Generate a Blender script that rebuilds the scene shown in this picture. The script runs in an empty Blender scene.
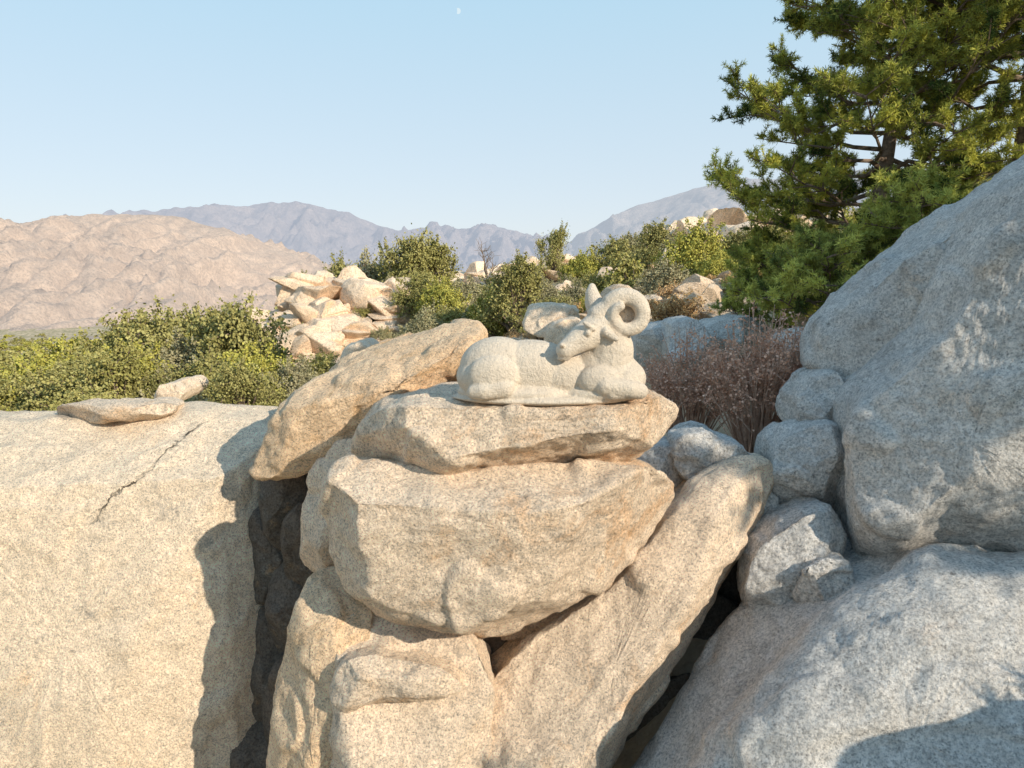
import bpy, math, random, bmesh, time
import numpy as np
from mathutils import Vector, noise, Matrix
random.seed(7); rng=np.random.default_rng(7)
T0=time.time()
def lap(s): print('LAP',s,round(time.time()-T0,1))
F=692.0; TH=math.radians(10.0); CT,ST=math.cos(TH),math.sin(TH)
scene=bpy.context.scene
def W(px,py,Y):
    """survey helper: bearing/elevation measured in the photo + real distance Y -> metres"""
    u=(px-512)/F; v=(384-py)/F
    dy=CT+v*ST; dz=v*CT-ST
    return Vector((u*Y/dy, Y, dz*Y/dy))
# ---------------------------------------------------------------- nodes
def newmat(name):
    m=bpy.data.materials.new(name); m.use_nodes=True
    nt=m.node_tree
    for n in list(nt.nodes): nt.nodes.remove(n)
    out=nt.nodes.new('ShaderNodeOutputMaterial')
    return m,nt,out
def N(nt,t,**k):
    n=nt.nodes.new(t)
    for a,b in k.items(): setattr(n,a,b)
    return n
def noise_n(nt,co,scale,detail=3,rough=.55,dist=0):
    n=N(nt,'ShaderNodeTexNoise'); n.inputs['Scale'].default_value=scale; n.inputs['Detail'].default_value=detail
    n.inputs['Roughness'].default_value=rough; n.inputs['Distortion'].default_value=dist
    nt.links.new(co,n.inputs['Vector']); return n.outputs['Fac']
def rng_n(nt,v,a,b,c=0,d=1):
    n=N(nt,'ShaderNodeMapRange'); n.inputs[1].default_value=a;n.inputs[2].default_value=b;n.inputs[3].default_value=c;n.inputs[4].default_value=d
    nt.links.new(v,n.inputs[0]); return n.outputs[0]
def mix(nt,f,a,b,blend='MIX'):
    n=N(nt,'ShaderNodeMix',data_type='RGBA',blend_type=blend)
    for s,v in ((n.inputs[0],f),(n.inputs[6],a),(n.inputs[7],b)):
        if isinstance(v,(int,float)): s.default_value=v
        elif isinstance(v,tuple): s.default_value=(*v,1)
        else: nt.links.new(v,s)
    return n.outputs[2]
def math_n(nt,op,a,b=0.0):
    n=N(nt,'ShaderNodeMath',operation=op)
    for s,v in ((n.inputs[0],a),(n.inputs[1],b)):
        if isinstance(v,(int,float)): s.default_value=v
        else: nt.links.new(v,s)
    return n.outputs[0]
def bsdf(nt,out,col,rough=.9,spec=.2,normal=None):
    b=N(nt,'ShaderNodeBsdfPrincipled'); b.inputs['Roughness'].default_value=rough
    b.inputs['Specular IOR Level'].default_value=spec
    if isinstance(col,tuple): b.inputs['Base Color'].default_value=(*col,1)
    else: nt.links.new(col,b.inputs['Base Color'])
    if normal is not None: nt.links.new(normal,b.inputs['Normal'])
    nt.links.new(b.outputs[0],out.inputs[0]); return b
def bump(nt,h,dist,strength=1,prev=None):
    n=N(nt,'ShaderNodeBump'); n.inputs['Strength'].default_value=strength; n.inputs['Distance'].default_value=dist
    nt.links.new(h,n.inputs['Height'])
    if prev is not None: nt.links.new(prev,n.inputs['Normal'])
    return n.outputs[0]
def granite(name,ca,cb,rust=.5,lichen=.4,spk=1.0,k=1.0,rustc=(.72,.44,.22),g=1.0,seams=()):
    m,nt,out=newmat(name)
    co=N(nt,'ShaderNodeTexCoord').outputs['Object']
    big=rng_n(nt,noise_n(nt,co,1.3*k,6,.65,.3),.35,.65)
    col=mix(nt,big,ca,cb)
    r=rng_n(nt,noise_n(nt,co,2.1*k,8,.70,.6),.61-.07*rust,.73-.05*rust,0,.8*min(1,rust*1.3))
    col=mix(nt,r,col,rustc)
    l=rng_n(nt,noise_n(nt,co,2.7*k,9,.76,.3),.59-.06*lichen,.68-.03*lichen,0,.6)
    col=mix(nt,l,col,(.30,.275,.25))
    l2=rng_n(nt,noise_n(nt,co,9*k,6,.8,.2),.60,.68,0,.55*min(1,lichen*2))
    col=mix(nt,l2,col,(.24,.22,.20))
    g1=rng_n(nt,noise_n(nt,co,62*g,5,.8),.35,.56,0,1)
    col=mix(nt,.95*spk,col,mix(nt,g1,(.52,.515,.51),(1.33,1.30,1.25)),'MULTIPLY')
    g2=rng_n(nt,noise_n(nt,co,15*g,6,.75),.36,.60,0,1)
    col=mix(nt,.7*spk,col,mix(nt,g2,(.80,.795,.79),(1.2,1.2,1.2)),'MULTIPLY')
    v=N(nt,'ShaderNodeTexVoronoi'); v.inputs['Scale'].default_value=150*g; nt.links.new(co,v.inputs['Vector'])
    sp=N(nt,'ShaderNodeSeparateColor'); nt.links.new(v.outputs['Color'],sp.inputs[0])
    dk=math_n(nt,'MULTIPLY',rng_n(nt,sp.outputs[0],.84,.90,0,.55*spk),rng_n(nt,noise_n(nt,co,22*g,3),.42,.6,.2,1)); col=mix(nt,dk,col,(.17,.155,.14))
    b=bump(nt,noise_n(nt,co,5*k,8,.74),.11/k,.78)
    b=bump(nt,noise_n(nt,co,42*g,5,.8),.018/k,.82,b)
    # natural joints (straight seams in object space, roughened)
    xyz=N(nt,'ShaderNodeSeparateXYZ'); nt.links.new(co,xyz.inputs[0])
    for (x0,z0,x1,z1) in seams:
        L=math.hypot(x1-x0,z1-z0); ux,uz=(x1-x0)/L,(z1-z0)/L
        dx=math_n(nt,'SUBTRACT',xyz.outputs[0],x0); dz=math_n(nt,'SUBTRACT',xyz.outputs[2],z0)
        al=math_n(nt,'ADD',math_n(nt,'MULTIPLY',dx,ux),math_n(nt,'MULTIPLY',dz,uz))
        pe=math_n(nt,'SUBTRACT',math_n(nt,'MULTIPLY',dx,-uz),math_n(nt,'MULTIPLY',dz,-ux))
        wob=math_n(nt,'MULTIPLY',math_n(nt,'SUBTRACT',noise_n(nt,co,5,6,.65),.5),.22)
        pe=math_n(nt,'ABSOLUTE',math_n(nt,'ADD',pe,wob))
        f=math_n(nt,'MULTIPLY',rng_n(nt,pe,.002,.011,1,0),math_n(nt,'MULTIPLY',rng_n(nt,al,0,.15),rng_n(nt,al,L-.2,L,1,0)))
        f=math_n(nt,'MULTIPLY',f,rng_n(nt,noise_n(nt,co,7,3),.40,.50,.25,1))
        col=mix(nt,f,col,(.10,.08,.06)); b=bump(nt,f,-.05,.9,b)
    bsdf(nt,out,col,.92,.12,b); return m
WARM=((.95,.775,.59),(.85,.69,.525))
M_g_mid=granite('granite_tan',(.93,.745,.57),(.81,.645,.495),1.0,.32,rustc=(.74,.45,.24),g=1.15)
M_g_rust=granite('granite_rusty',(.93,.70,.48),(.84,.58,.37),1.2,.25,g=1.15)
M_g_grey=granite('granite_grey',(.73,.69,.65),(.57,.55,.53),.3,.6,g=.92)
M_g_dark=granite('granite_painted_shade',(.20,.16,.13),(.13,.11,.09),.5,.6)  # crevice shade put into the base colour of the fill rocks
M_g_far=granite('granite_outcrop',(.90,.70,.52),(.68,.50,.35),.7,.2,.8,.5,g=.25)
# ---------------------------------------------------------------- mesh helpers
def link(o,parent=None):
    scene.collection.objects.link(o)
    if parent: o.parent=parent
    return o
def empty(name,loc=(0,0,0)):
    e=bpy.data.objects.new(name,None); e.location=loc; scene.collection.objects.link(e); return e
def mesh_np(name,V,Fq,mats,midx=None,tint=None,smooth=False):
    me=bpy.data.meshes.new(name); V=np.asarray(V,dtype=np.float32).reshape(-1,3); Fq=np.asarray(Fq,dtype=np.int32)
    k=Fq.shape[1]
    me.vertices.add(len(V)); me.vertices.foreach_set('co',V.ravel())
    me.loops.add(Fq.size); me.loops.foreach_set('vertex_index',Fq.ravel())
    me.polygons.add(len(Fq)); me.polygons.foreach_set('loop_start',np.arange(0,Fq.size,k,dtype=np.int32))
    me.polygons.foreach_set('loop_total',np.full(len(Fq),k,dtype=np.int32))
    for m in mats: me.materials.append(m)
    if midx is not None: me.polygons.foreach_set('material_index',np.asarray(midx,dtype=np.int32))
    if smooth: me.polygons.foreach_set('use_smooth',np.ones(len(Fq),dtype=bool))
    if tint is not None:
        a=me.attributes.new('tint','FLOAT','POINT'); a.data.foreach_set('value',np.asarray(tint,dtype=np.float32))
    me.update(calc_edges=True); return me
class Buf:
    def __init__(s): s.q=[];s.m=[];s.t=[]
    def quads(s,Q,mi,t):
        Q=np.asarray(Q,dtype=np.float32).reshape(-1,4,3)
        s.q.append(Q); s.m.append(np.full(len(Q),mi)); s.t.append(np.broadcast_to(np.asarray(t,dtype=np.float32),(len(Q),)))
    def tube(s,pts,rad,mi,sides=6):
        pts=np.array([list(p) for p in pts],dtype=float); n=len(pts); rings=[]
        for i in range(n):
            d=pts[min(i+1,n-1)]-pts[max(i-1,0)]; d/=np.linalg.norm(d)+1e-9
            a=np.cross(d,[0.3,.1,1] if abs(d[2])<.9 else [1,0,0]); a/=np.linalg.norm(a)+1e-9; b=np.cross(d,a)
            an=np.arange(sides)*2*math.pi/sides
            rings.append(pts[i]+rad[i]*(np.outer(np.cos(an),a)+np.outer(np.sin(an),b)))
        R=np.array(rings); A=R[:-1];B=R[1:]
        Q=np.stack([A,np.roll(A,-1,1),np.roll(B,-1,1),B],axis=2).reshape(-1,4,3)
        s.quads(Q,mi,.5)
    def mesh(s,name,mats,smooth=False):
        Q=np.concatenate(s.q); n=len(Q)
        return mesh_np(name,Q.reshape(-1,3),np.arange(n*4).reshape(n,4),mats,np.concatenate(s.m),np.repeat(np.concatenate(s.t),4),smooth)
def unit(v): return v/(np.linalg.norm(v,axis=-1,keepdims=True)+1e-9)
# ---------------------------------------------------------------- boulders
def catmull(P,n):
    P=np.array(P); m=len(P)
    seg=np.linalg.norm(np.roll(P,-1,0)-P,axis=1); cum=np.concatenate([[0],np.cumsum(seg)])
    out=[]
    for t in np.linspace(0,cum[-1],n,endpoint=False):
        i=min(np.searchsorted(cum,t,side='right')-1,m-1); u=(t-cum[i])/seg[i]
        p0,p1,p2,p3=P[i-1],P[i],P[(i+1)%m],P[(i+2)%m]
        c=.5*((2*p1)+(-p0+p2)*u+(2*p0-5*p1+4*p2-p3)*u*u+(-p0+3*p1-3*p2+p3)*u**3)
        out.append(.6*c+.4*(p1+(p2-p1)*u))
    return np.array(out)
def rock(name,pts,Y0,front,back,mat,a=0,b=0,pole=None,p=2.5,facets=5,rough=.02,seed=1,n=200,m=34,fd=.84,cuts=(),parent=None,metric=False,chip=1.0):
    rs=random.Random(seed)
    cx=sum(q[0] for q in pts)/len(pts); cy=sum(q[1] for q in pts)/len(pts)
    Yf=lambda x,y:Y0+a*(x-cx)/100+b*(y-cy)/100
    P=[[x,Y0,y] for x,y in pts] if metric else [list(W(x,y,Yf(x,y))) for x,y in pts]
    O=catmull(P,n); C=O.mean(0)
    Cf=np.array(W(pole[0],pole[1],Yf(*pole))) if pole else C
    fdir=np.array([0,-1.,0]) if metric else -Cf/abs(Cf[1])
    rows=[]
    for k in range(1,m+1):
        ph=(k/m)*math.pi/2; s=math.sin(ph)**(2/p); d=math.cos(ph)**(2/p)
        rows.append(Cf+(O-Cf)*s*(1-.35*d*front/Y0)+fdir*front*d)
    for k in range(m-1,0,-1):
        ph=(k/m)*math.pi/2; s=math.sin(ph)**(2/p); d=math.cos(ph)**(2/p)
        rows.append(C+(O-C)*s+np.array([0,back*d,0]))
    V=np.concatenate(rows); nr=len(rows)
    V=np.concatenate([V,[Cf+fdir*front,C+np.array([0,back,0])]])
    def cut(d,fr):
        nonlocal V
        d=np.array(d,float); d/=np.linalg.norm(d); h=(V-C)@d; lim=h.max()*fr
        over=np.maximum(h-lim,0); V=V-np.outer(over*.95,d)
    for c in cuts: cut(c[:3],c[3])
    for k in range(facets):
        cut([rs.uniform(-.9,.9),-1,rs.uniform(-.7,.9)],rs.uniform(fd-.07,fd+.07))
    size=np.linalg.norm(O-C,axis=1).mean()
    idx=np.arange(nr*n).reshape(nr,n)
    A=idx[:-1];B=idx[1:]
    Q=np.stack([A,B,np.roll(B,-1,1),np.roll(A,-1,1)],axis=2).reshape(-1,4).tolist()
    T=[[nr*n,int(idx[0,i]),int(idx[0,(i+1)%n])] for i in range(n)]+[[nr*n+1,int(idx[-1,(i+1)%n]),int(idx[-1,i])] for i in range(n)]
    me=bpy.data.meshes.new(name); V=V-C
    me.from_pydata(V.tolist(),[],Q+T); me.update()
    nn=np.zeros(len(V)*3,dtype=np.float32); me.vertices.foreach_get('normal',nn); nn=nn.reshape(-1,3)
    off=Vector((seed*3.7,seed*1.3,seed*.7)); disp=np.zeros(len(V))
    for i,v in enumerate(V):
        q=Vector(v)
        n3=noise.noise(q*2.6+off*2)
        disp[i]=rough*size*(1.2*noise.noise(q*(1.5/size)+off)+.8*noise.noise(q*(3.6/size)+off))+.02*noise.fractal(q*4.5+off,.7,2.2,5)-chip*.035*(1/(1+math.exp(-(n3-.28)*40)))
    V=V+nn*disp[:,None]
    me.vertices.foreach_set('co',V.astype(np.float32).ravel())
    me.polygons.foreach_set('use_smooth',[True]*len(me.polygons))
    if mat: me.materials.append(mat)
    me.update()
    o=bpy.data.objects.new(name,me); o.location=Vector(C); link(o,parent); return o
def seam_for(o,Y,*pp):
    out=[]
    for (x0,y0,x1,y1) in pp:
        a_=W(x0,y0,Y)-o.location; b_=W(x1,y1,Y)-o.location; out.append((a_.x,a_.z,b_.x,b_.z))
    return out
o=rock('boulder',[(-260,440),(-120,428),(0,424),(50,420),(120,415),(180,413),(225,416),(262,422),(276,445),(274,500),(268,560),(263,620),(257,700),(252,800),(248,930),(248,1050),(-260,1050)],5.3,.75,1.6,None,b=-.13,pole=(60,640),p=3.0,facets=1,rough=.012,seed=3,n=340,m=64,cuts=[(0,-.5,.9,.86),(.05,-.95,.3,.84),(.75,-.7,.1,.88),(.4,-.9,.1,.86)],chip=.6)
o.data.materials.append(granite('granite_warm',*WARM,.4,.12,g=1.25,seams=seam_for(o,4.75,(165,440,82,528))))
rock('flat_rock',[(48,418),(60,406),(110,400),(160,402),(180,404),(176,414),(150,420),(90,424)],5.6,.3,.3,M_g_mid,seed=4,n=90,m=16,chip=.3)
rock('tilted_slab_rock',[(255,470),(262,445),(280,415),(302,388),(340,366),(380,345),(420,332),(455,326),(480,330),(484,346),(474,370),(455,396),(430,415),(395,430),(362,446),(335,460),(300,476),(270,479)],4.85,.55,.8,M_g_rust,a=.1,pole=(350,420),p=2.8,facets=3,seed=9,rough=.014,n=240,m=40,cuts=[(-.25,-.45,.86,.62),(.2,-.8,-.5,.7),(-.5,-.8,.1,.8)])
rock('pedestal_slab_rock',[(352,452),(358,428),(380,411),(420,401),(470,395),(560,390),(640,392),(662,398),(676,410),(664,432),(642,452),(620,462),(580,460),(540,463),(510,470),(480,473),(440,469),(400,463),(365,461)],4.1,.6,.75,M_g_mid,pole=(500,428),p=2.8,facets=2,seed=12,rough=.014,n=280,m=46,cuts=[(0,-.12,.99,.78),(.15,-.6,-.8,.72),(-.1,-1,.25,.82),(.7,-.7,-.1,.85),(-.7,-.7,.2,.85)])
rock('block_boulder',[(331,520),(333,485),(345,466),(380,462),(430,468),(480,472),(540,465),(600,462),(650,475),(679,490),(681,515),(660,545),(630,570),(590,592),(550,615),(500,630),(440,630),(390,618),(350,590),(336,555)],3.95,.62,.9,M_g_mid,pole=(505,535),p=3,facets=3,seed=22,rough=.014,n=300,m=50,cuts=[(0,-.42,.9,.74),(-.08,-1,-.05,.8),(.25,-.6,-.75,.88),(.8,-.6,-.2,.94),(-.75,-.65,-.1,.92)])
rock('wedge_rock',[(302,520),(308,490),(320,465),(338,442),(356,438),(372,460),(375,520),(360,572),(330,575),(303,568)],4.5,.35,.5,M_g_mid,seed=31,n=140,m=24,cuts=[(-.6,-.7,.3,.7)])
rock('crevice_boulder',[(262,930),(268,760),(275,690),(288,625),(300,592),(325,576),(350,586),(372,612),(372,680),(360,760),(350,930)],3.98,.35,.7,M_g_rust,seed=33,facets=3,n=180,m=30,cuts=[(-.7,-.7,.2,.7),(0,-.6,.8,.8)])
o=rock('lower_boulder',[(306,930),(310,760),(314,712),(322,668),(350,622),(380,614),(430,630),(470,640),(492,690),(490,740),(480,790),(480,930)],3.8,.5,.9,None,pole=(390,730),seed=35,p=2.7,facets=3,n=240,m=40,cuts=[(.05,-.55,.83,.68),(-.75,-.65,.1,.72),(.6,-.8,.05,.75),(.1,-.95,.3,.8)])
o.data.materials.append(granite('granite_tan_jointed',(.94,.755,.58),(.82,.655,.505),.9,.28,rustc=(.74,.46,.25),g=1.15,seams=seam_for(o,3.4,(300,722,440,690))))
rock('lower_boulder',[(330,692),(345,662),(372,655),(410,660),(450,672),(462,690),(425,696),(380,702),(345,708)],3.62,.16,.4,M_g_mid,seed=36,n=140,m=24,cuts=[(.05,-.5,.85,.6),(0,-1,-.1,.8)],chip=.4,p=3.2)
rock('leaning_boulder',[(440,900),(450,768),(464,715),(492,678),(530,640),(580,602),(630,560),(672,505),(700,478),(730,462),(762,460),(776,480),(768,520),(745,570),(704,640),(655,705),(615,768),(580,870),(520,930)],4.2,.42,1.0,M_g_mid,b=-.28,p=2.7,facets=2,seed=41,rough=.014,n=300,m=48,cuts=[(-.3,-.75,.6,.72),(.75,-.6,-.3,.6),(.1,-.95,.25,.82)])
rock('small_boulder',[(500,640),(520,612),(560,600),(590,600),(570,625),(540,638)],4.5,.3,.4,M_g_mid,seed=43,n=90,m=16)
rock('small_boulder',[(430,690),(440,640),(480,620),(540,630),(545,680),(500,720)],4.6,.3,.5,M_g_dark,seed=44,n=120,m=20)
# crevice fill: broken slabs jammed in the joint
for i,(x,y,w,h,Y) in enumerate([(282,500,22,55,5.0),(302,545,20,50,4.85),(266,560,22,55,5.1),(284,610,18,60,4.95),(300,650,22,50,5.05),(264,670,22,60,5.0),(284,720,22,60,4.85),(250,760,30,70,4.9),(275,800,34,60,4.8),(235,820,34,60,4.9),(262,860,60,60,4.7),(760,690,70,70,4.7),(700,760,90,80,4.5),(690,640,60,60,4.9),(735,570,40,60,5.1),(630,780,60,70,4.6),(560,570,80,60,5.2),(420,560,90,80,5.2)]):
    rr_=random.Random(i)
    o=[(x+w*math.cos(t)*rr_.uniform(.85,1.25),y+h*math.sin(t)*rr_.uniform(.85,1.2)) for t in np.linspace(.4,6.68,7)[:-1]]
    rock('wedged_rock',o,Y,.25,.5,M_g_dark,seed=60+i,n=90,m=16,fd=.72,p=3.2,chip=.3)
# right group
for i,(pts,Y,mt) in enumerate([
 ([(772,482),(776,448),(792,432),(826,424),(845,430),(852,470),(847,517),(812,524),(784,515)],4.7,M_g_grey),
 ([(746,607),(750,568),(770,538),(806,516),(837,511),(845,530),(838,562),(812,592),(785,614),(760,622)],4.2,M_g_grey),
 ([(795,602),(800,578),(822,562),(845,563),(854,580),(850,602),(820,608)],4.0,M_g_grey),
 ([(797,432),(800,400),(815,378),(836,372),(848,390),(848,430),(820,442)],5.0,M_g_grey),
 ([(630,472),(638,452),(665,445),(700,455),(706,482),(680,494),(645,490)],4.9,M_g_grey),
 ([(674,465),(678,442),(705,434),(738,445),(756,462),(740,480),(690,480)],4.8,M_g_grey),
 ([(745,520),(752,490),(775,500),(780,540),(765,570),(745,560)],4.7,M_g_grey),
 ([(640,372),(636,335),(660,326),(695,322),(710,345),(706,378),(670,384)],8.6,M_g_grey),
 ([(700,352),(706,326),(735,318),(765,318),(775,335),(766,360),(730,368)],9.2,M_g_grey),
 ([(668,360),(672,325),(690,318),(704,325),(712,350),(708,372),(690,378)],8.0,M_g_grey),
 ([(780,365),(790,340),(812,330),(830,345),(830,375),(800,385)],7.2,M_g_grey),
 ([(524,330),(530,310),(550,306),(572,308),(580,318),(572,334),(545,338)],12,M_g_mid),
 ([(545,345),(552,325),(575,318),(590,330),(590,350),(570,356)],11.2,M_g_mid),
 ([(528,312),(535,306),(560,305),(578,308),(574,320),(545,322)],12.5,M_g_mid),
 ([(340,365),(345,348),(360,342),(370,350),(368,368)],17,M_g_mid),
 ([(155,400),(160,386),(172,384),(180,394),(176,404)],12,M_g_mid),
 ]):
    rock('small_boulder',pts,Y,.32*Y/5,.6*Y/5,mt,seed=80+i,n=150,m=28,facets=9,p=3.0,fd=.72,chip=.6)
rock('upper_boulder',[(826,352),(830,330),(850,308),(882,280),(930,245),(980,208),(1034,172),(1150,100),(1300,70),(1350,300),(1250,500),(1024,470),(900,420),(862,405),(838,388),(826,370)],4.9,.4,1.6,M_g_grey,a=-.1,pole=(985,330),p=2.3,facets=3,seed=51,rough=.02,n=300,m=54,cuts=[(-.7,-.7,.15,.75),(-.3,-.5,.8,.84),(0,-.8,-.6,.7)])
rock('round_boulder',[(845,500),(850,455),(860,412),(893,382),(948,335),(983,270),(1018,210),(1066,160),(1250,120),(1350,350),(1300,570),(1150,590),(1024,570),(940,556),(890,570),(858,556),(848,535)],4.25,.6,1.4,M_g_grey,a=-.12,pole=(970,440),p=2.5,facets=3,seed=52,rough=.02,n=300,m=54,cuts=[(-.7,-.7,.3,.8),(-.1,-.8,.6,.84)])
rock('foreground_boulder',[(600,960),(655,830),(692,765),(735,702),(788,648),(832,608),(880,578),(935,552),(1024,556),(1150,560),(1300,600),(1350,960)],3.5,.5,1.3,M_g_grey,b=-.3,a=-.05,pole=(920,740),p=2.5,facets=3,seed=53,rough=.02,n=320,m=56,cuts=[(-.5,-.6,.6,.82),(.1,-.6,.8,.84)])
# unseen boulder added right of the viewpoint, shaped to throw shade into the frame
rock('shade_boulder',[(2.3,-3.6),(2.4,-1.9),(2.9,-1.35),(3.8,-1.15),(4.8,-1.2),(5.5,-1.7),(5.6,-3.6)],1.5,.8,.9,M_g_grey,seed=55,n=140,m=26,metric=True)
lap('rocks')
# ---------------------------------------------------------------- ram statue
def ram():
    Yr=3.86; pm=Yr/F
    bm=bmesh.new()
    def ell(x,y,rx,ry,rd,dy=0,rot=0):
        c=W(x,y,Yr+dy); M=Matrix.Translation(c)@Matrix.Rotation(math.radians(rot),4,'Y')@Matrix.Diagonal((rx*pm,rd,ry*pm,1))
        bmesh.ops.create_uvsphere(bm,u_segments=28,v_segments=18,radius=1,matrix=M)
    def chain(pts,steps=7):
        for (a,b) in zip(pts[:-1],pts[1:]):
            for i in range(steps+1):
                t=i/steps; x,y,d,r=[a[j]+(b[j]-a[j])*t for j in range(4)]
                c=W(x,y,Yr+d); bmesh.ops.create_uvsphere(bm,u_segments=16,v_segments=10,radius=r*pm,matrix=Matrix.Translation(c))
    ell(498,368,39,32,.15,0); ell(484,376,28,22,.16); ell(532,370,50,31,.145,rot=3); ell(562,374,38,25,.14)
    ell(608,374,34,24,.16); ell(622,378,24,20,.14,-.02); ell(600,366,28,26,.13)
    # rough plinth left under the animal
    ell(546,396,96,7,.2); ell(520,390,64,12,.18); ell(600,390,46,12,.18)
    ell(494,376,26,21,.07,-.12); chain([(505,388,-.15,10),(484,391,-.16,9),(474,392,-.15,7)])
    ell(600,380,22,16,.07,-.12); chain([(605,386,-.16,10),(630,389,-.17,9),(640,391,-.15,8)]); chain([(632,391,-.15,8),(612,393,-.17,7)])
    chain([(606,370,0,27),(610,350,-.01,24),(608,334,-.02,20)])
    # head turned back over the shoulder: forehead, brow, muzzle
    chain([(606,326,-.03,17),(594,331,-.06,16),(582,338,-.10,13.5),(572,345,-.125,10.5),(565,350,-.145,9)])
    ell(592,321,16,7,.05,-.06,rot=-30); ell(564,358,7,3,.035,-.14)
    ell(589,326,8,2.6,.022,-.165,rot=35); ell(588,333,3.4,3.4,.02,-.168)        # brow ridge, eye
    ell(562,345,2.8,2.4,.014,-.197)                                             # nostril boss
    cx,cy,R=625,314,17.5
    hp=[]
    for i in range(22):
        t=i/21; an=math.radians(160-t*400); rr=R*(1.0-.5*max(0,t-.5)/.5)
        hp.append((cx+rr*1.02*math.cos(an),cy-rr*math.sin(an),-.05-.07*t,(10-5.5*t)))
    chain([(598,316,-.05,11),hp[0]],3); chain(hp,2)
    ell(625,318,15,14,.03,-.01)   # stone left solid behind the curl
    chain([(600,314,.02,12),(594,303,.04,9.5),(592,294,.05,7),(592,287,.06,4)])
    chain([(606,332,-.14,5),(616,339,-.16,3)],3)
    me=bpy.data.meshes.new('ram_statue'); bm.to_mesh(me); bm.free()
    c=W(560,380,Yr); 
    me.transform(Matrix.Translation(-c))
    m,nt,out=newmat('carved_stone')
    co=N(nt,'ShaderNodeTexCoord').outputs['Object']
    col=mix(nt,rng_n(nt,noise_n(nt,co,6,8,.7),.36,.64),(.84,.71,.56),(.72,.605,.48))
    col=mix(nt,rng_n(nt,noise_n(nt,co,110,4,.75),.4,.6,0,.5),col,(.52,.44,.36))
    b=bump(nt,noise_n(nt,co,90,4,.75),.010,1); b=bump(nt,noise_n(nt,co,16,5,.7),.026,.7,b)
    bsdf(nt,out,col,.95,.1,b); me.materials.append(m)
    o=bpy.data.objects.new('ram_statue',me); o.location=c; link(o)
    r=o.modifiers.new('r','REMESH'); r.mode='VOXEL'; r.voxel_size=.006; r.use_smooth_shade=True
    s=o.modifiers.new('s','SMOOTH'); s.iterations=3; s.factor=.5
ram()
lap('ram')
# ---------------------------------------------------------------- ground
RR=np.array([0.5,3,6,12,25,45,70,110,250,600,1500,4000,12000,40000.])
TB=np.array([-1.2,-.75,-.45,-.28,-.1,.1,.3,.5,.8,1.3])
HT=np.array([
[-4.6]*10,
[-4.9]*5+[-4.8,-4.6,-4.4,-4.2,-4.0],
[-4.4,-4.4,-4.4,-4.2,-3.6,-2.8,-2.0,-2.0,-2.0,-1.6],
[-4,-3.4,-3.1,-2.9,-2.4,-1.8,-1.25,-.5,.5,1.5],
[-5.8,-5.2,-4.9,-4.2,-2.9,-2.0,-1.2,0,2,6],
[-9,-8.0,-7.4,-5.8,-3.0,-1.6,-.2,1.3,4,10],
[-12.5,-11.5,-10.2,-7.5,-1.9,-.3,2.5,4.2,7,14],
[-17,-15.8,-15,-13,-9,-8,-5,-2,0,5],
[-32,-30,-29,-28,-27,-27,-25,-22,-18,-12],
[-64,-61,-60,-60,-60,-60,-58,-55,-50,-40],
[-125,-122,-122]+[-122]*7,[-190]*10,[-260]*10,[-400]*10],dtype=float)
AB=np.arctan(TB); LR=np.log(RR)
MX,MY=-9.9,36.0
def Hbase(x,y):
    x=np.asarray(x,float); y=np.asarray(y,float); r=np.hypot(x,y); th=np.arctan2(x,y)
    th=np.where(np.abs(th)>2.0, np.sign(th)*(math.pi-np.abs(th))*2.0/(math.pi-2.0), th)
    th=np.clip(th,AB[0],AB[-1])
    lr=np.clip(np.log(np.maximum(r,.5)),LR[0],LR[-1]-1e-6)
    i=np.clip(np.searchsorted(LR,lr,side='right')-1,0,len(LR)-2); u=(lr-LR[i])/(LR[i+1]-LR[i])
    j=np.clip(np.searchsorted(AB,th,side='right')-1,0,len(AB)-2); v=(th-AB[j])/(AB[j+1]-AB[j]); v=v*v*(3-2*v)
    h=(HT[i,j]*(1-u)+HT[i+1,j]*u)*(1-v)+(HT[i,j+1]*(1-u)+HT[i+1,j+1]*u)*v
    return h+4.0*np.exp(-(((x-MX)/4.3)**2+((y-MY)/4.3)**2))
def hn(x,y):
    r=math.hypot(x,y); q=Vector((x,y,0))
    a=min(1,r/20)
    return a*(.35*noise.noise(q*.12)+.25*noise.noise(q*.35))+min(1,r/200)*2.5*noise.noise(q*.02)+(min(1,r/1500)*14*noise.noise(q*.0016))
def H(x,y): return float(Hbase(x,y))+hn(x,y)
th=np.concatenate([np.linspace(-math.pi,-1.0,50)[:-1],np.linspace(-1.0,1.0,260),np.linspace(1.0,math.pi,50)[1:]])
rr=np.exp(np.linspace(math.log(.8),math.log(38000),220))
TT,R2=np.meshgrid(th,rr); X=R2*np.sin(TT); Yg=R2*np.cos(TT)
Z=Hbase(X,Yg); Z=Z+np.array([[hn(X[i,j],Yg[i,j]) for j in range(X.shape[1])] for i in range(X.shape[0])])
nr,nc=X.shape; idx=np.arange(nr*nc).reshape(nr,nc)
Q=np.stack([idx[:-1,:-1],idx[:-1,1:],idx[1:,1:],idx[1:,:-1]],axis=2).reshape(-1,4)
m,nt,out=newmat('dry_soil')
co=N(nt,'ShaderNodeTexCoord').outputs['Object']
col=mix(nt,rng_n(nt,noise_n(nt,co,.09,6,.6),.4,.6),(.64,.48,.33),(.54,.41,.26))
col=mix(nt,rng_n(nt,noise_n(nt,co,1.4,6,.7),.45,.62,0,.8),col,(.70,.54,.35))
col=mix(nt,rng_n(nt,noise_n(nt,co,.05,9,.78),.47,.54,0,.6),col,(.25,.22,.12))
col=mix(nt,rng_n(nt,noise_n(nt,co,.4,5,.7),.56,.64,0,.6),col,(.30,.22,.14))
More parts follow.
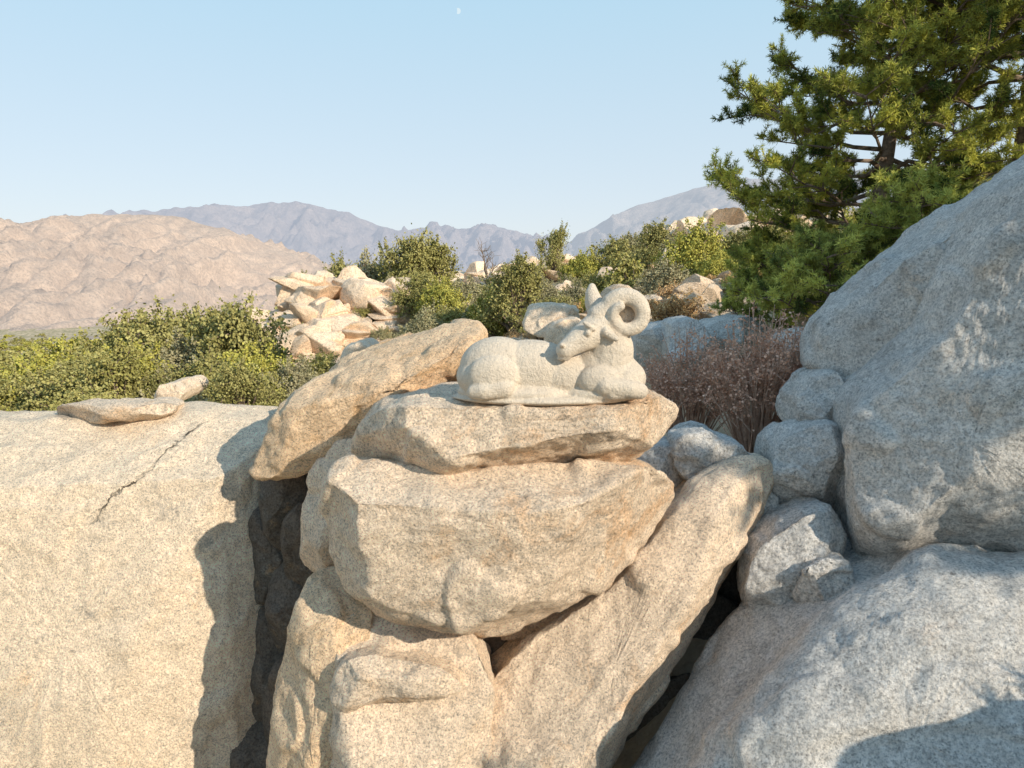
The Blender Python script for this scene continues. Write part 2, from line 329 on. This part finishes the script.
vv=N(nt,'ShaderNodeTexVoronoi'); vv.inputs['Scale'].default_value=.16; nt.links.new(co,vv.inputs['Vector'])
cd=N(nt,'ShaderNodeVectorMath',operation='LENGTH'); nt.links.new(co,cd.inputs[0])
far=rng_n(nt,cd.outputs['Value'],150,400)
col=mix(nt,math_n(nt,'MULTIPLY',rng_n(nt,vv.outputs['Distance'],.28,.42,.8,0),far),col,(.17,.17,.08))
b=bump(nt,noise_n(nt,co,3,8,.7),.15,.9)
bsdf(nt,out,col,.95,.1,b)
g=bpy.data.objects.new('ground',mesh_np('ground',np.stack([X,Yg,Z],2),Q,[m],smooth=True)); link(g)
lap('ground')
# ---------------------------------------------------------------- mountains
def mountain(name,ridge,Yr,Yfoot,zfoot,ca,cb,haze,hz,amp,sx,sy,seed,nx=420,ny=170):
    rx=[W(px,py,Yr).x for px,py in ridge]; rz=[W(px,py,Yr).z for px,py in ridge]
    xs=np.linspace(rx[0],rx[-1],nx); V=[]
    for j in range(ny):
        t=j/(ny-1)*1.45; y=Yfoot+(Yr-Yfoot)*t
        tt=t if t<=1 else 2-t
        e=math.sin(min(max(tt,0),1)*math.pi)**.7
        for x in xs:
            w=noise.noise(Vector((x/sx*.5+seed,y/sy*.7,3)))*.7
            zr=np.interp(x,rx,rz)
            g=noise.ridged_multi_fractal(Vector((x/sx+w+seed,y/sy+w*.6,seed)),.75,2.2,6,1.0,2.0)
            f=1-abs(noise.noise(Vector((x/sx*2.6+w*2+seed*2,y/sy*1.6,seed))))*2.4
            z=zfoot+(zr-zfoot)*tt**.9+ (g-1.3)*amp*(e+.07)+(f-.5)*amp*.55*(e+.03)
            V.append((x,y,z))
    idx=np.arange(nx*ny).reshape(ny,nx)
    Q=np.stack([idx[:-1,:-1],idx[:-1,1:],idx[1:,1:],idx[1:,:-1]],axis=2).reshape(-1,4)
    m,nt,out=newmat(name+'_mat')
    co=N(nt,'ShaderNodeTexCoord').outputs['Object']
    col=mix(nt,rng_n(nt,noise_n(nt,co,4/sx,6,.65),.4,.6),ca,cb)
    col=mix(nt,rng_n(nt,noise_n(nt,co,30/sx,8,.8),.47,.58,0,.6),col,tuple(c*.45 for c in ca))
    bp=bump(nt,noise_n(nt,co,9/sx,8,.75),amp*.28,1)
    d=N(nt,'ShaderNodeBsdfDiffuse'); nt.links.new(col,d.inputs[0]); nt.links.new(bp,d.inputs['Normal'])
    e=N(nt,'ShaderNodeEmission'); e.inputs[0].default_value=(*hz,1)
    ms=N(nt,'ShaderNodeMixShader'); ms.inputs[0].default_value=haze  # distance haze painted in as an even glow of the slope material
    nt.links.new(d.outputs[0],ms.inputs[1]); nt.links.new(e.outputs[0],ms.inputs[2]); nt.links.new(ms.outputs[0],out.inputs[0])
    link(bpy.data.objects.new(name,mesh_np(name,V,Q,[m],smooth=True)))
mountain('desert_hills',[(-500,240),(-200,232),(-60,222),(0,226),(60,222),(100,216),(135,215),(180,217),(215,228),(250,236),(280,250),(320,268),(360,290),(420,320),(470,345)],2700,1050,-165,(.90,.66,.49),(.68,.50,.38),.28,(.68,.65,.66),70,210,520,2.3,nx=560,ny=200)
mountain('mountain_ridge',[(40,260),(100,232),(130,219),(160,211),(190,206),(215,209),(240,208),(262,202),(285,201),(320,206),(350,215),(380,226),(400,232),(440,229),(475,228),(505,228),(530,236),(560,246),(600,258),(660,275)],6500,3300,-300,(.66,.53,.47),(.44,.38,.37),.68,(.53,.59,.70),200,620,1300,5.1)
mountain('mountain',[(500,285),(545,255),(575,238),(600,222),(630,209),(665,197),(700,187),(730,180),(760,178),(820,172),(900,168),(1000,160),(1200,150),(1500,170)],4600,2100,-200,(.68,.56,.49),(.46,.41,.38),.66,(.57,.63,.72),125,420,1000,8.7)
lap('mountains')
# ---------------------------------------------------------------- foliage materials
def leafmat(name,c1,c2,c3,trans=0):
    m,nt,out=newmat(name)
    at=N(nt,'ShaderNodeAttribute',attribute_name='tint').outputs['Fac']
    oi=N(nt,'ShaderNodeObjectInfo').outputs['Random']
    col=mix(nt,at,c1,c2); col=mix(nt,rng_n(nt,oi,.3,1,0,.85),col,mix(nt,at,c3,c2))
    d=N(nt,'ShaderNodeBsdfDiffuse'); nt.links.new(col,d.inputs[0])
    if trans:
        t=N(nt,'ShaderNodeBsdfTranslucent'); nt.links.new(col,t.inputs[0])
        ms=N(nt,'ShaderNodeMixShader'); ms.inputs[0].default_value=trans
        nt.links.new(d.outputs[0],ms.inputs[1]); nt.links.new(t.outputs[0],ms.inputs[2]); nt.links.new(ms.outputs[0],out.inputs[0])
    else: nt.links.new(d.outputs[0],out.inputs[0])
    return m
def barkmat(name,c1,c2):
    m,nt,out=newmat(name); co=N(nt,'ShaderNodeTexCoord').outputs['Object']
    f=noise_n(nt,co,14,5,.7); bsdf(nt,out,mix(nt,rng_n(nt,f,.4,.6),c1,c2),.95,.1,bump(nt,f,.02,.9)); return m
L_olive=leafmat('leaf_olive',(.15,.145,.05),(.46,.41,.16),(.32,.29,.08))
L_grey=leafmat('leaf_greygreen',(.22,.20,.11),(.50,.44,.26),(.27,.25,.10))
L_bright=leafmat('leaf_bright',(.20,.21,.05),(.56,.50,.12),(.38,.35,.08))
L_dry=leafmat('leaf_dry',(.48,.29,.14),(.72,.50,.25),(.54,.28,.11))
L_pine=leafmat('pine_needles',(.05,.085,.03),(.66,.63,.13),(.16,.21,.05),.12)
L_ypine=leafmat('young_pine_needles',(.11,.14,.045),(.74,.72,.18),(.19,.24,.06),.12)
BARK=barkmat('bark',(.14,.10,.07),(.28,.21,.16)); BARKD=barkmat('bark_dry',(.46,.28,.20),(.66,.46,.35))
def leaves(C,nrm,ls,rg,asp=1.0):
    n=len(C); nrm=unit(nrm+rg.normal(0,.55,(n,3)))
    a=unit(np.cross(nrm,rg.normal(0,1,(n,3)))); b=np.cross(nrm,a)
    s=ls*rg.uniform(.6,1.3,(n,1)); a=a*s*.5; b=b*s*.5*asp
    return np.stack([C-a-b*.2,C-b,C+a+b*.2,C+b],1)
def shrub(name,nleaf,ls,mat,seed,tall=1.0,nclump=22):
    rg=np.random.default_rng(seed); B=Buf()
    for i in range(nclump):
        an=rg.uniform(0,6.28); el=rg.uniform(-.15,1.45); rad=rg.uniform(.45,.95)
        c=np.array([math.cos(an)*math.cos(el)*rad,math.sin(an)*math.cos(el)*rad,.22+max(0,math.sin(el))*rad*tall])
        cr=rg.uniform(.14,.38); n=int(nleaf/nclump*(cr/.27)**2)
        d=unit(rg.normal(0,1,(n,3))); r=cr*np.clip(rg.normal(.82,.32,(n,1)),.1,1.6)*(1+.25*np.sin(d[:,:1]*7+i)*np.sin(d[:,2:]*6))
        P=c+d*r*np.array([1,1,.85])
        B.quads(leaves(P,d*.7+np.array([0,0,.35]),ls,rg),0,np.clip(rg.normal(.42+.28*math.sin(i*2.1),.22,n),0,1))
        B.tube([(0,0,-.3),(c[0]*.4,c[1]*.4,c[2]*.4),tuple(c)],[.05,.03,.012],1,4)
        for k in range(4):
            e=c+unit(rg.normal(0,1,3)+np.array([0,0,.4]))*cr*1.35; B.tube([tuple(c),tuple(e)],[.012,.004],1,3)
            n2=int(nleaf*.006); P=c+(e-c)*rg.uniform(.5,1.05,(n2,1))+rg.normal(0,.03,(n2,3)); B.quads(leaves(P,rg.normal(0,1,(n2,3)),ls,rg),0,np.clip(rg.normal(.6,.2,n2),0,1))
    return B.mesh(name,[mat,BARK])
S_hi=[shrub('shrub_leaf_hi%d'%i,10000,.045,[L_olive,L_grey,L_bright,L_olive][i],100+i,[1.2,1,.9,1.5][i],34) for i in range(4)]
S_mid=[shrub('shrub_leaf_mid%d'%i,2600,.08,[L_olive,L_grey,L_bright,L_olive,L_grey][i],200+i,[1.1,.8,1,1.4,1.0][i],20) for i in range(5)]
S_lo=[shrub('shrub_leaf_lo%d'%i,350,.26,[L_olive,L_grey,L_bright][i],300+i,1,8) for i in range(3)]
S_dry=[shrub('shrub_dry%d'%i,2200,.06,L_dry,400+i,.7,14) for i in range(2)]
chap=empty('chaparral_shrubs'); dryg=empty('dry_brush')
def put(me,x,y,s,par,sz=1.0,dz=0):
    o=bpy.data.objects.new('shrub' if par is chap else 'brush',me)
    o.location=(x,y,H(x,y)+dz); o.rotation_euler=(random.uniform(-.08,.08),random.uniform(-.08,.08),random.uniform(0,6.28)); o.scale=(s,s,s*sz); link(o,par); return o
def inmound(x,y): return ((x-MX)/4.6)**2+((y-MY+2)/5.0)**2<1
def gap(x,y):   # open draw in front of the outcrop
    return 262<512+F*x/y<425 and 14<y<31
for px,Y,s,k,sz in [(228,19,1.7,0,1.25),(200,19,1.6,1,1.1),(285,16,.85,1,1.1),(165,22,1.6,1,1),(150,17,1.1,0,1),(110,22,1.7,2,1),(60,18,1.4,1,1),(20,20,1.7,2,1),(-30,17,1.5,0,1),(235,13,.8,0,1.2),(180,14,.8,1,.8),(140,27,2.0,0,1),(60,28,2.0,3,.9),(10,30,2.2,0,1),(-60,26,2,2,1),(190,30,2.0,3,1.1),(215,34,1.9,0,1.1),(262,24,1.0,2,1.0),
    (315,17,.75,0,1.1),(305,46,2.0,0,1.3),(328,45,2.2,0,1.4),(350,44,2.2,3,1.4),(385,42,2.3,1,1.35),(410,40,2.2,0,1.3),(435,42,2.1,3,1.2),(425,24,1.0,1,.9),(455,25,1.0,0,.9),(480,36,1.2,0,1.0),(520,30,.9,1,1),(500,24,.7,3,.8),(560,24,.8,1,.8),(600,28,.9,0,1),(552,48,1.3,3,1.7),(570,36,1.0,1,.9),(340,38.5,1.0,0,1),(395,37,.9,1,1),(300,37,.9,3,1),
    (440,31,1.4,2,1.1),(463,33,1.3,1,1.1),(505,34,1.1,0,1.0),(530,38,1.3,1,1.0),(420,33,1.3,0,1.1),(585,40,1.5,2,1.0),(490,28,.9,2,1.0),
    (365,33,.6,0,1),(330,32,.55,1,1),(405,33,.7,3,1),(380,30.5,.6,1,1),(295,32,.6,0,1),(345,29.5,.5,1,1),
    (650,26,.8,1,1),(695,30,1.7,2,1.1),(655,42,1.8,0,1.1),(735,32,1.3,0,1),(770,26,1.2,3,1.0),(620,20,.6,1,.8),(750,20,.7,1,.9),(790,16,.8,0,1.0),(630,50,1.7,1,1),(612,40,1.6,0,1.1),(675,38,1.4,1,1),(718,24,.9,2,1),(640,33,1.2,3,1.0)]:
    p=W(px,300,Y); put(S_hi[k],p.x,p.y,s,chap,sz)
n=0
while n<780:
    Y=math.exp(random.uniform(math.log(14),math.log(120))); t=random.uniform(-1.15,1.05); x=t*Y
    if inmound(x,Y) or gap(x,Y): continue
    left=t<-.27; dens=.97 if left else .36
    if random.random()>dens or noise.noise(Vector((x*.11,Y*.11,4)))<(-.45 if left else -.05): 
        n+=0.3; continue
    s=random.uniform(1.0,2.1) if left else random.uniform(.5,1.3)
    if Y<22: s*=.65
    put(random.choice(S_mid) if Y>26 else random.choice(S_hi),x,Y,s,chap,random.uniform(.8,1.15)); n+=1
for i in range(3800):
    Y=math.exp(random.uniform(math.log(90),math.log(1100))); x=random.uniform(-1.1,.3)*Y
    if noise.noise(Vector((x*.012,Y*.012,9)))<-.2: continue
    put(random.choice(S_lo),x,Y,random.uniform(1.3,3.0)*(1+Y/800),chap,random.uniform(.6,.9))
for i in range(360):
    Y=math.exp(random.uniform(math.log(13),math.log(85))); x=random.uniform(-.8,1)*Y
    if inmound(x,Y): continue
    put(random.choice(S_dry),x,Y,random.uniform(.3,.8),dryg,random.uniform(.7,1.1))
# dead tree on the crest
rg=np.random.default_rng(4); B=Buf()
def dead(p,d,L,r,depth):
    q=p+d*L; mid=(p+q)/2+rg.normal(0,.06*L,3); B.tube([tuple(p),tuple(mid),tuple(q)],[r,r*.8,r*.55],0,5)
    if depth>0:
        for k in range(3): dead(q if k else mid,unit(d*.7+rg.normal(0,.55,3)+np.array([0,0,.15])),L*rg.uniform(.6,.85),r*.55,depth-1)
dead(np.array([0,0,-.3]),np.array([.15,0,1.]),1.5,.13,4)
p=W(484,250,50); o=bpy.data.objects.new('dead_tree',B.mesh('dead_tree',[BARK],True)); o.location=(p.x,p.y,H(p.x,p.y)); link(o)
lap('shrubs')
# ---------------------------------------------------------------- background boulders
def blockproto(name,seed):
    rs=random.Random(seed); bm=bmesh.new(); bmesh.ops.create_icosphere(bm,subdivisions=5,radius=1)
    sc=Vector((rs.uniform(.8,1.3),rs.uniform(.7,1.1),rs.uniform(.5,.9)))
    pl=[]
    for k in range(15):
        d=Vector((rs.gauss(0,1),rs.gauss(0,1),rs.gauss(0,1))).normalized(); pl.append((d,rs.uniform(.42,.7)))
    for v in bm.verts:
        p=v.co.copy()
        for d,l in pl:
            h=p.dot(d)
            if h>l: p-=d*(h-l)*.99
        p=Vector((p.x*sc.x,p.y*sc.y,p.z*sc.z))*1.6
        p*=1+.03*noise.noise(p*2+Vector((seed,0,0)))+.03*noise.noise(p*5)
        v.co=p
    me=bpy.data.meshes.new(name); bm.to_mesh(me); bm.free(); me.polygons.foreach_set('use_smooth',[True]*len(me.polygons)); me.materials.append(M_g_far); return me
BP=[blockproto('block%d'%i,i+1) for i in range(8)]
outc=empty('rock_outcrop'); scat=empty('scattered_boulders')
def putr(x,y,s,par,dz=0,flat=1):
    o=bpy.data.objects.new('boulder_piece',random.choice(BP)); o.location=(x,y,H(x,y)+dz+s*.15)
    o.rotation_euler=(random.uniform(-.5,.5),random.uniform(-.6,.6),random.uniform(0,6.28)); o.scale=(s*random.uniform(.8,1.5),s,s*flat*random.uniform(.5,1.1)); link(o,par)
for i in range(260):
    a=random.uniform(0,6.28); r=math.sqrt(random.random())
    putr(MX+4.6*r*math.cos(a),MY-1.8+4.9*r*math.sin(a),random.choice([.2,.3,.4,.5,.6,.85,1.05]),outc)
for i in range(90):
    putr(MX+1.4+random.gauss(0,2.0),MY-6.5+random.gauss(0,1.8),random.uniform(.2,.5),outc)
for (px,Y,sp,nn,s0,s1) in [(490,56,4,50,.6,1.5),(440,56,2.5,24,.6,1.4),(525,50,3,24,.4,1.1),(720,60,5,80,.5,1.8),(765,50,3,34,.5,1.5),(660,44,3,26,.4,1.2),(700,14,2.0,14,.15,.45),(545,26,3,16,.3,.7),(200,24,3,10,.3,.7),(740,22,3,24,.25,.7),(690,22,3,24,.25,.7),(620,30,5,34,.3,.9),(505,18,1.5,8,.2,.5),(650,16,2,14,.15,.45),(590,22,3,18,.2,.6),(690,36,6,44,.4,1.1),(770,34,4,24,.4,1.0),(480,30,3,16,.25,.7)]:
    p=W(px,260,Y)
    for i in range(nn): putr(p.x+random.gauss(0,sp*.6),p.y+random.gauss(0,sp*.5),random.uniform(s0,s1),scat)
for i in range(240):
    Y=math.exp(random.uniform(math.log(14),math.log(100))); x=random.uniform(-.8,.9)*Y; putr(x,Y,random.uniform(.15,.6),scat)
# ---------------------------------------------------------------- pines
def pine(name,base,height,Rf,seed,nl=52,lean=(0,0),hmin=.14,dens=1.0,needle=.065,mat=None):
    rg=np.random.default_rng(seed); root=empty(name,base); T=Buf(); Lf=Buf()
    def tp(h): return np.array([lean[0]*h*h+.12*math.sin(h*5+seed)*h,lean[1]*h+.1*math.sin(h*4+seed*2)*h,h*height])
    r0=.02*height
    T.tube([tuple(tp(h)-(np.array([0,0,.6]) if h==0 else 0)) for h in np.linspace(0,1,14)],[r0*(1-h*.9) for h in np.linspace(0,1,14)],0,10)
    C=[];D=[];TI=[]
    for i in range(nl):
        h=hmin+(1-hmin)*(i/nl)**.9+rg.uniform(-.01,.01); h=min(h,.985)
        az=i*2.39996+rg.uniform(-.4,.4); L=Rf(h,az)*rg.uniform(.65,1.12)
        s=tp(h); o=np.array([math.cos(az),math.sin(az),0.]); up=rg.uniform(.1,.6)*(.6+h*.8)
        pts=[s+o*L*t+np.array([0,0,L*(up*t-.15*math.sin(t*3.1)*(1-h))])+rg.normal(0,.035*L,3)*(t>0) for t in np.linspace(0,1,6)]
        T.tube([tuple(q) for q in pts],[max(.007,r0*.32*(1-h*.5)*(1-t*.85)) for t in np.linspace(0,1,6)],0,6)
        nb=int(5+L*5)
        for k in range(nb):
            t=rg.uniform(.3,1.0) if k>1 else 1.0; f=t*5; j=min(int(f),4); q=pts[j]+(pts[j+1]-pts[j])*(f-j)
            side=unit(o*rg.uniform(.3,1)+np.array([-o[1],o[0],0])*rg.choice([-1,1])*rg.uniform(.3,1.2)+np.array([0,0,rg.uniform(-.05,.75)]))
            l2=(.2+.2*L)*rg.uniform(.6,1.2); e=q+side*l2
            T.tube([tuple(q),tuple((q+e)/2+rg.normal(0,.02,3)),tuple(e)],[.011,.008,.005],0,4)
            ct=rg.normal(.5,.28)
            for w in range(int(11*dens)):
                u=rg.uniform(.3,1.0); tq=q+side*l2*u; td=unit(side*.6+rg.normal(0,.6,3)+np.array([0,0,.55])); tl=rg.uniform(.08,.2)
                T.tube([tuple(tq),tuple(tq+td*tl)],[.005,.003],0,3)
                for z in np.linspace(.2,1,4): C.append(tq+td*tl*z); D.append(td); TI.append(ct+rg.normal(0,.12))
    C=np.array(C);D=np.array(D);TI=np.clip(np.array(TI),0,1); nn=13
    Cn=np.repeat(C,nn,0); Dn=np.repeat(D,nn,0); n=len(Cn)
    dr=unit(unit(rg.normal(0,1,(n,3)))*1.0+Dn*.75); ln=needle*rg.uniform(.7,1.2,(n,1)); w=unit(np.cross(dr,rg.normal(0,1,(n,3))))*.0048
    Lf.quads(np.stack([Cn-w,Cn+w,Cn+dr*ln+w*.4,Cn+dr*ln-w*.4],1),0,np.repeat(TI,nn))
    a=bpy.data.objects.new('trunk_and_limbs',T.mesh(name+'_wood',[BARK],True)); link(a,root)
    b=bpy.data.objects.new('needles',Lf.mesh(name+'_needles',[mat or L_pine])); link(b,root)
    return root,a,b
p=W(870,300,10.2)
def R1(h,az): return (2.25*(1-h)**.6+.15)*(1-.1*max(0,.3-h)/.3)
pine('pine_tree',(p.x,p.y,H(p.x,p.y)-.1),6.5,R1,5,nl=90,dens=1.1,lean=(.3,.0),hmin=.08)
p=W(1004,300,9.6)
def R2f(h,az): return (2.0*math.sin(min(1,.25+h*.8)*math.pi)**.6+.15)
r2,a2,b2=pine('pine_tree',(p.x,p.y,H(p.x,p.y)-.1),7.2,R2f,8,nl=78,dens=1.0,hmin=.24,lean=(-.1,0))
for px,Y,hh,sd_,rr0 in [(835,8.6,1.25,15,.8),(905,8.6,1.7,17,.8),(780,10.5,1.2,19,.8)]:
    p=W(px,280,Y)
    ry,ay,by=pine('young_pine',(p.x,p.y,H(p.x,p.y)-.1),hh,lambda h,az:(rr0*(1-h)**.6+.1)*(1+.35*math.sin(az*2+h*9)),sd_,nl=24,hmin=.12,dens=.7,mat=L_ypine)
# pines standing beside the viewpoint (out of frame) whose shade falls on the right-hand boulders
for loc,rz,A_,B_,sc in (((8.3,1.5,-1.8),1.9,a2,b2,(1,1,.9)),((9.8,3.0,-1.6),.4,a2,b2,(1,1,.9)),((4.6,.0,-3.6),.7,ay,by,(2.1,2.1,2.2))):
    e=empty('pine_tree',loc); e.scale=sc; e.rotation_euler=(0,0,rz)
    for nm,src in (('trunk_and_limbs',A_),('needles',B_)): link(bpy.data.objects.new(nm,src.data),e)
lap('pines')
# ---------------------------------------------------------------- dry buckwheat bush
def drybush(name,base,R,Hh,seed,n=420):
    rg=np.random.default_rng(seed); B=Buf()
    m=leafmat('dry_seedheads_%d'%seed,(.56,.29,.19),(.92,.62,.46),(.70,.38,.25))
    for i in range(n):
        an=rg.uniform(0,6.28); k=math.sqrt(rg.random()); top=np.array([math.cos(an)*R*k,math.sin(an)*R*k*.7,Hh*rg.uniform(.5,1.12)*(1-.3*k*k)])
        s=np.array([top[0]*.25,top[1]*.25,0]); md=(s+top)/2+rg.normal(0,.04,3)-np.array([top[0]*.1,top[1]*.1,-.03])
        B.tube([tuple(s),tuple(md),tuple(top)],[.006,.005,.003],1,3)
        for q in range(4):
            u=rg.uniform(.4,.95); b0=md+(top-md)*u; e0=b0+unit(rg.normal(0,1,3)+np.array([0,0,.8]))*rg.uniform(.05,.18); B.tube([tuple(b0),tuple(e0)],[.0035,.002],1,3)
            P=b0+(e0-b0)*rg.uniform(.3,1.1,(5,1))+rg.normal(0,.01,(5,3)); B.quads(leaves(P,rg.normal(0,1,(5,3)),.022,rg),0,np.clip(rg.normal(.5,.25,5),0,1))
        P=md+(top-md)*rg.uniform(-.1,1.05,(8,1))+rg.normal(0,.012,(8,3))
        B.quads(leaves(P,rg.normal(0,1,(8,3)),.022,rg),0,np.clip(rg.normal(.45,.25,8),0,1))
    o=bpy.data.objects.new(name,B.mesh(name,[m,BARKD])); o.location=base; link(o)
drybush('buckwheat_bush',W(755,456,6.0),.54,1.25,1,210)
drybush('buckwheat_bush',W(690,445,6.6),.62,1.08,2,190)
drybush('buckwheat_bush',W(790,420,6.6),.38,1.0,3,100)
# ---------------------------------------------------------------- distant houses, moon
for px,py,Y,w in [(92,318,620,12),(128,318,640,10),(70,322,560,9)]:
    p=W(px,py,Y); z=H(p.x,p.y)+1.5; e=empty('ranch_house',(p.x,p.y,z))
    mw,ntw,ow=newmat('stucco'); bsdf(ntw,ow,(.7,.66,.6)); mr,ntr,orr=newmat('roof'); bsdf(ntr,orr,(.35,.28,.23)); mg,ntg,og=newmat('window_dark'); bsdf(ntg,og,(.05,.06,.07),.2)
    V=[(-w/2,-4,-4),(w/2,-4,-4),(w/2,4,-4),(-w/2,4,-4),(-w/2,-4,3),(w/2,-4,3),(w/2,4,3),(-w/2,4,3)]
    link(bpy.data.objects.new('walls',mesh_np('walls',V,[(0,1,5,4),(1,2,6,5),(2,3,7,6),(3,0,4,7)],[mw])),e)
    V=[(-w/2-.5,-4.6,2.9),(w/2+.5,-4.6,2.9),(w/2+.5,0,4.8),(-w/2-.5,0,4.8),(w/2+.5,4.6,2.9),(-w/2-.5,4.6,2.9)]
    link(bpy.data.objects.new('roof',mesh_np('roof',V,[(0,1,2,3),(3,2,4,5)],[mr])),e)
    V=[];Fq=[]
    for k in range(3):
        x0=-w/2+1+k*(w-2)/3; V+=[(x0,-4.02,.8),(x0+1.4,-4.02,.8),(x0+1.4,-4.02,2.1),(x0,-4.02,2.1)]; Fq.append(tuple(range(k*4,k*4+4)))
    link(bpy.data.objects.new('windows',mesh_np('windows',V,Fq,[mg])),e)
mp=W(458,11,30000)
bm=bmesh.new(); bmesh.ops.create_uvsphere(bm,u_segments=24,v_segments=16,radius=110)
bmesh.ops.delete(bm,geom=[v for v in bm.verts if v.co.x<-50],context='VERTS')
me=bpy.data.meshes.new('moon'); bm.to_mesh(me); bm.free()
m,nt,out=newmat('moon'); e=N(nt,'ShaderNodeEmission'); e.inputs[0].default_value=(.72,.86,.93,1); nt.links.new(e.outputs[0],out.inputs[0]); me.materials.append(m)
o=bpy.data.objects.new('moon',me); o.location=mp; link(o)
# ---------------------------------------------------------------- light
AZ=math.radians(49); EL=math.radians(27)
sd=Vector((math.sin(AZ)*math.cos(EL),-math.cos(AZ)*math.cos(EL),math.sin(EL)))
L=bpy.data.lights.new('sun','SUN'); L.energy=5.0; L.angle=math.radians(.53); L.color=(1,.90,.74)
lo=bpy.data.objects.new('sun',L); lo.rotation_euler=sd.to_track_quat('Z','Y').to_euler(); link(lo)
w=bpy.data.worlds.new('World'); scene.world=w; w.use_nodes=True; nt=w.node_tree
bg=nt.nodes['Background']; sk=nt.nodes.new('ShaderNodeTexSky'); sk.sky_type='NISHITA'; sk.sun_disc=False
sk.sun_elevation=EL; sk.sun_rotation=math.atan2(sd.x,sd.y); sk.altitude=1200; sk.air_density=1.0; sk.dust_density=1.5; sk.ozone_density=1.5
# thin high haze: paler towards the horizon, deeper blue overhead
tc=nt.nodes.new('ShaderNodeTexCoord'); sx=nt.nodes.new('ShaderNodeSeparateXYZ'); nt.links.new(tc.outputs['Generated'],sx.inputs[0])
el=rng_n(nt,sx.outputs[2],0.0,.42); el2=rng_n(nt,sx.outputs[2],.42,1.0)
hz=mix(nt,el,(5.2,5.55,5.9),(3.1,5.05,6.3)); hz=mix(nt,el2,hz,(1.8,3.4,5.6))
fin=mix(nt,.87,sk.outputs[0],hz)
nt.links.new(fin,bg.inputs[0]); bg.inputs[1].default_value=.15
cam=bpy.data.cameras.new('camera'); cam.sensor_width=36; cam.lens=36*F/1024; cam.clip_start=.05; cam.clip_end=80000
co=bpy.data.objects.new('camera',cam); co.rotation_euler=(math.pi/2-TH,0,0); link(co); scene.camera=co
scene.view_settings.view_transform='Standard'; scene.view_settings.look='None'; scene.view_settings.exposure=0
lap('done')
